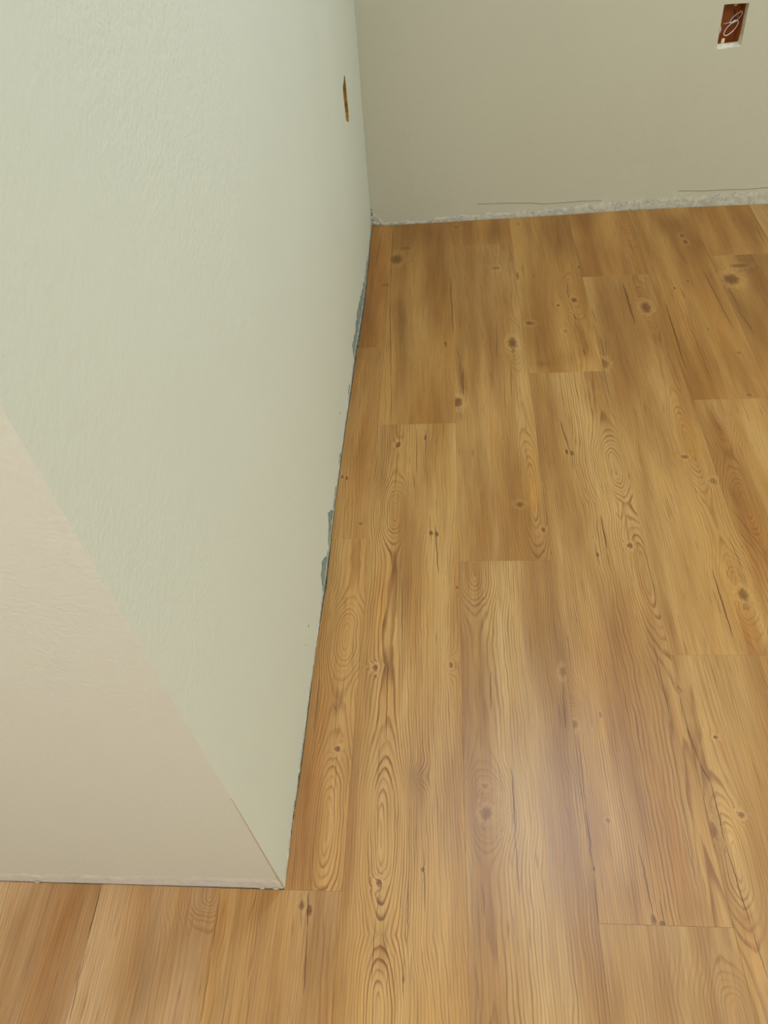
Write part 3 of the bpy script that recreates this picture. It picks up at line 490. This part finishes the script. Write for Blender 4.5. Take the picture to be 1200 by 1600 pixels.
for pts in LEFT_PATCH:
    pts = sorted(pts)
    if len(pts) < 3: pts = [(pts[0][0] - 0.012, 0.004)] + pts + [(pts[-1][0] + 0.012, 0.004)]
    else: pts = [(pts[0][0] - 0.01, 0.003)] + pts + [(pts[-1][0] + 0.01, 0.003)]
    ribbon('torn_paper_patch', [(u, max(z, 0.004)) for u, z in pts], 0.0011, DRYWALL, wall_left, on_left, rough=0.003, z0=-0.003)
def ridge(pts, parent, place, w=0.0012, d=0.0012, mat=RIDGE, name='paint_ridge'):
    V = []; F = []
    for (u, z) in pts: V += [place(u, z - w, -0.0005), place(u, z, d), place(u, z + w, -0.0005)]
    for i in range(len(pts) - 1):
        for q in range(3):
            r = (q + 1) % 3; F.append((3 * i + q, 3 * i + 3 + q, 3 * i + 3 + r, 3 * i + r))
    F += [(0, 1, 2), tuple(3 * len(pts) - 3 + q for q in (2, 1, 0))]
    return mesh_obj(name, V, F, mat, parent)
ridge(RIDGE1, wall_back, on_back); ridge(RIDGE2 + [(1.05, 0.050), (1.2, 0.047)], wall_back, on_back)

CORNER = plain_material('corner_stain', (206, 190, 156), 0.8, 0, 0.3, 90)
V = []; F = []
for i, zc in enumerate([0.006, 0.03, 0.06, 0.09, 0.13, 0.18, 0.25, 0.34]):
    w = [0.0026, 0.0020, 0.0014, 0.0011, 0.0010, 0.0008, 0.0006, 0.0003][i]
    V += [(X_CORNER - w * 1.5, Y_FRONT - 0.00025, zc), (X_CORNER + 0.00025, Y_FRONT - 0.00025, zc), (X_CORNER + 0.00025, Y_FRONT + w, zc), (X_CORNER - 0.002, Y_FRONT + 0.002, zc)]
for i in range(7):
    for q in range(4):
        r = (q + 1) % 4; F.append((4 * i + q, 4 * i + r, 4 * i + 4 + r, 4 * i + 4 + q))
F += [(0, 1, 2, 3), (31, 30, 29, 28)]
mesh_obj('corner_wear', V, F, CORNER, wall_front)

def blob(name, loc, r, mat, parent, seed=0):
    bm = bmesh.new(); bmesh.ops.create_icosphere(bm, subdivisions=2, radius=1.0); q = random.Random(seed)
    for v in bm.verts:
        k = q.uniform(0.75, 1.15); v.co = Vector((v.co.x * r[0] * k, v.co.y * r[1] * k, v.co.z * r[2] * k))
    me = bpy.data.meshes.new(name); bm.to_mesh(me); bm.free(); me.materials.append(mat)
    o = bpy.data.objects.new(name, me); C.objects.link(o); o.location = loc; o.parent = parent
    return o
# lumps of filler in the inner corner and at the foot of the partition
for i, (x, dz, r) in enumerate([(-0.228, 0.008, 0.007), (-0.218, 0.006, 0.006), (-0.205, 0.005, 0.005), (-0.232, 0.024, 0.005)]):
    blob('filler_lump', (x, y_back(x) - 0.002, dz), (r, r * 0.6, r * 0.8), PLASTER, wall_back, i)
for i, (x, dz, r) in enumerate([(-0.2325, 0.052, 0.0028), (-0.2320, 0.041, 0.0034), (-0.2330, 0.036, 0.003), (-0.226, 0.013, 0.0022)]):
    blob('dark_chip', (x, y_back(x) - 0.001, dz), (r * 0.5, r * 0.4, r), SPECK, wall_back, 20 + i)
for i, (y, z, r) in enumerate([(1.878, 0.032, 0.007), (1.294, 0.067, 0.004), (0.722, 0.078, 0.0035), (0.683, 0.079, 0.002)]):
    blob('dark_chip', (x_left(y, z), y, z), (0.0005, r * 0.6, r), SPECK, wall_left, 30 + i)
for i, (y, r) in enumerate([(0.487, 0.009), (0.472, 0.006), (0.44, 0.007), (0.425, 0.008), (0.40, 0.005)]):
    blob('dirt_clump', (x_left(y) + 0.0012, y, 0.0005), (0.0014, r, 0.0028), DIRT, wall_left, 40 + i)
for i, (x, r) in enumerate([(-0.265, 0.005), (-0.285, 0.004), (-0.63, 0.004)]):
    blob('filler_lump', (x, Y_FRONT - 0.002, 0.0025), (r, 0.0014, 0.0022), PLASTER, wall_front, 50 + i)

# ------------------------------------------------------------------ open electrical boxes
def tube(name, pts, rad, mat, parent, closed=False, seg=8):
    cu = bpy.data.curves.new(name, 'CURVE'); cu.dimensions = '3D'; cu.bevel_depth = rad; cu.bevel_resolution = 2; cu.resolution_u = 6
    sp = cu.splines.new('NURBS'); sp.points.add(len(pts) - 1)
    for q, c in zip(sp.points, pts): q.co = (*c, 1)
    sp.use_endpoint_u = True; sp.order_u = 3; sp.use_cyclic_u = closed
    t = bpy.data.objects.new(name, cu); C.objects.link(t)
    dg = bpy.context.evaluated_depsgraph_get(); me = bpy.data.meshes.new_from_object(t.evaluated_get(dg))
    bpy.data.objects.remove(t); bpy.data.curves.remove(cu)
    me.name = name; me.materials.clear(); me.materials.append(mat)
    for p in me.polygons: p.use_smooth = True
    o = bpy.data.objects.new(name, me); C.objects.link(o); o.parent = parent
    return o

def open_box(name, w, h, d, t, mat, parent):
    """shallow box open towards -y; local x width, z height, y depth"""
    V = []; F = []
    for (a, y) in ((0, 0), (t, 0), (t, d - t), (0, d)):
        for (sx, sz) in ((-1, -1), (1, -1), (1, 1), (-1, 1)): V.append((sx * (w / 2 - a), y, sz * (h / 2 - a)))
    for ring in range(3):
        for i in range(4):
            j = (i + 1) % 4; F.append((ring * 4 + i, ring * 4 + j, ring * 4 + 4 + j, ring * 4 + 4 + i))
    for i in range(4):
        j = (i + 1) % 4; F.append((i, 12 + i, 12 + j, j))
    F = F[:8] + [(8, 9, 10, 11), (12, 15, 14, 13)] + F[12:]
    return mesh_obj(name, V, F, mat, parent)

yb = y_back(0.743) + T_BACK
ob = empty('electrical_box', (0.744, yb + 0.001, 0.483))
tag(ob, 'open rust-brown electrical box recessed in the beige back wall', 'electrical box')
open_box('box_shell', 0.066, 0.108, 0.045, 0.002, BOXBROWN, ob)
for sz, sx in ((1, 0.004), (-1, -0.008)):
    V = []; F = []
    x0, x1, z0, z1 = sx - 0.004, sx + 0.004, sz * 0.0515, sz * (0.0400 if sz > 0 else 0.036)
    o = mesh_obj('screw_tab', [(x0, 0.002, z0), (x1, 0.002, z0), (x1, 0.002, z1), (sx, 0.002, z1 - sz * 0.002), (x0, 0.002, z1), (x0, 0.005, z0), (x1, 0.005, z0), (x1, 0.005, z1), (sx, 0.005, z1 - sz * 0.002), (x0, 0.005, z1)],
                 [(0, 1, 2, 3, 4), (9, 8, 7, 6, 5), (0, 5, 6, 1), (1, 6, 7, 2), (2, 7, 8, 3), (3, 8, 9, 4), (4, 9, 5, 0)], TABM, ob)
cb = empty('coiled_wire', (0.752, yb - 0.004, 0.485))
tag(cb, 'loops of thin white wire coiled in the open box of the back wall', 'wire')
def loop(cx, cz, rx, rz, tilt, y0, dy, turns=1.0, n=22, ph=0.0):
    P = []
    for i in range(n + 1):
        a = ph + 2 * math.pi * turns * i / n
        u, v = rx * math.cos(a), rz * math.sin(a)
        P.append((cx + u * math.cos(tilt) - v * math.sin(tilt), y0 + dy * i / n, cz + u * math.sin(tilt) + v * math.cos(tilt)))
    return P
tube('wire_loop', loop(-0.004, -0.012, 0.021, 0.010, 0.85, 0.0, 0.006, 1.15), 0.0011, WIRE, cb)
tube('wire_loop', loop(0.005, 0.010, 0.017, 0.008, 0.75, 0.004, 0.010, 1.0, ph=0.6), 0.0011, WIRE, cb)
tube('wire_loop', loop(0.004, 0.004, 0.018, 0.005, 0.6, 0.008, 0.008, 0.8, ph=1.2), 0.0010, WIREDARK, cb)
tube('wire_end', [(-0.020, 0.02, -0.006), (-0.010, 0.004, 0.000), (0.000, 0.0, 0.003), (0.010, 0.004, 0.004), (0.016, 0.03, 0.006)], 0.0013, WIRE, cb)
tube('wire_end', [(0.004, 0.03, 0.02), (0.002, 0.012, 0.012), (0.0, 0.006, 0.004), (-0.008, 0.016, -0.004)], 0.0013, WIREDARK, cb)
tube('wire_end', [(-0.030, 0.03, -0.006), (-0.026, 0.014, -0.012), (-0.028, 0.010, -0.026), (-0.024, 0.03, -0.034)], 0.0013, WIRE, cb)

lb = empty('electrical_box', (x_left(1.89, 0.5) - 0.0225, 1.892, 0.504)); lb.rotation_euler = (0, 0, math.pi / 2)
tag(lb, 'narrow open box with yellow wood inside, recessed in the pale left wall', 'electrical box')
open_box('box_shell', 0.058, 0.108, 0.045, 0.002, STUD, lb)
block_o = mesh_obj('wood_lath', [(-0.010, 0.004, -0.05), (0.004, 0.004, -0.05), (0.004, 0.012, -0.05), (-0.010, 0.012, -0.05), (-0.006, 0.004, 0.05), (0.008, 0.004, 0.05), (0.008, 0.012, 0.05), (-0.006, 0.012, 0.05)],
                   [(0, 1, 2, 3), (7, 6, 5, 4), (0, 4, 5, 1), (1, 5, 6, 2), (2, 6, 7, 3), (3, 7, 4, 0)], STUD, lb)

# ------------------------------------------------------------------ ceiling lamps (above the frame)
def ceiling_lamp(spec, label):
    x, y, z = spec['loc']
    root = empty('ceiling_light', (x, y, Z_TOP)); tag(root, label, 'ceiling light')
    seg = 32; R = spec['radius']
    def disc(name, prof, mat):
        V = []; F = []
        for (r, h) in prof:
            for i in range(seg):
                a = 2 * math.pi * i / seg; V.append((r * math.cos(a), r * math.sin(a), h))
        for k in range(len(prof) - 1):
            for i in range(seg):
                j = (i + 1) % seg; F.append((k * seg + i, k * seg + j, (k + 1) * seg + j, (k + 1) * seg + i))
        F.append(tuple(range(seg))); F.append(tuple(reversed(range((len(prof) - 1) * seg, len(prof) * seg))))
        return mesh_obj(name, V, F, mat, root)
    disc('housing', [(R + 0.01, 0.0), (R + 0.015, -0.01), (R + 0.012, -0.035), (R, -0.04)], WHITE)
    g = NT('lamp_diffuser'); g.bs('Base Color', (0.9, 0.9, 0.9, 1)); g.bs('Emission Color', (*spec['color'], 1)); g.bs('Emission Strength', 4.0); g.m.cycles.emission_sampling = 'NONE'
    disc('diffuser', [(R - 0.002, -0.038), (R - 0.01, -0.055), (R * 0.6, -0.066), (R * 0.1, -0.07)], g.m)
    area_lamp(spec, root)
for spec in LAMPS: ceiling_lamp(spec, spec['label'])
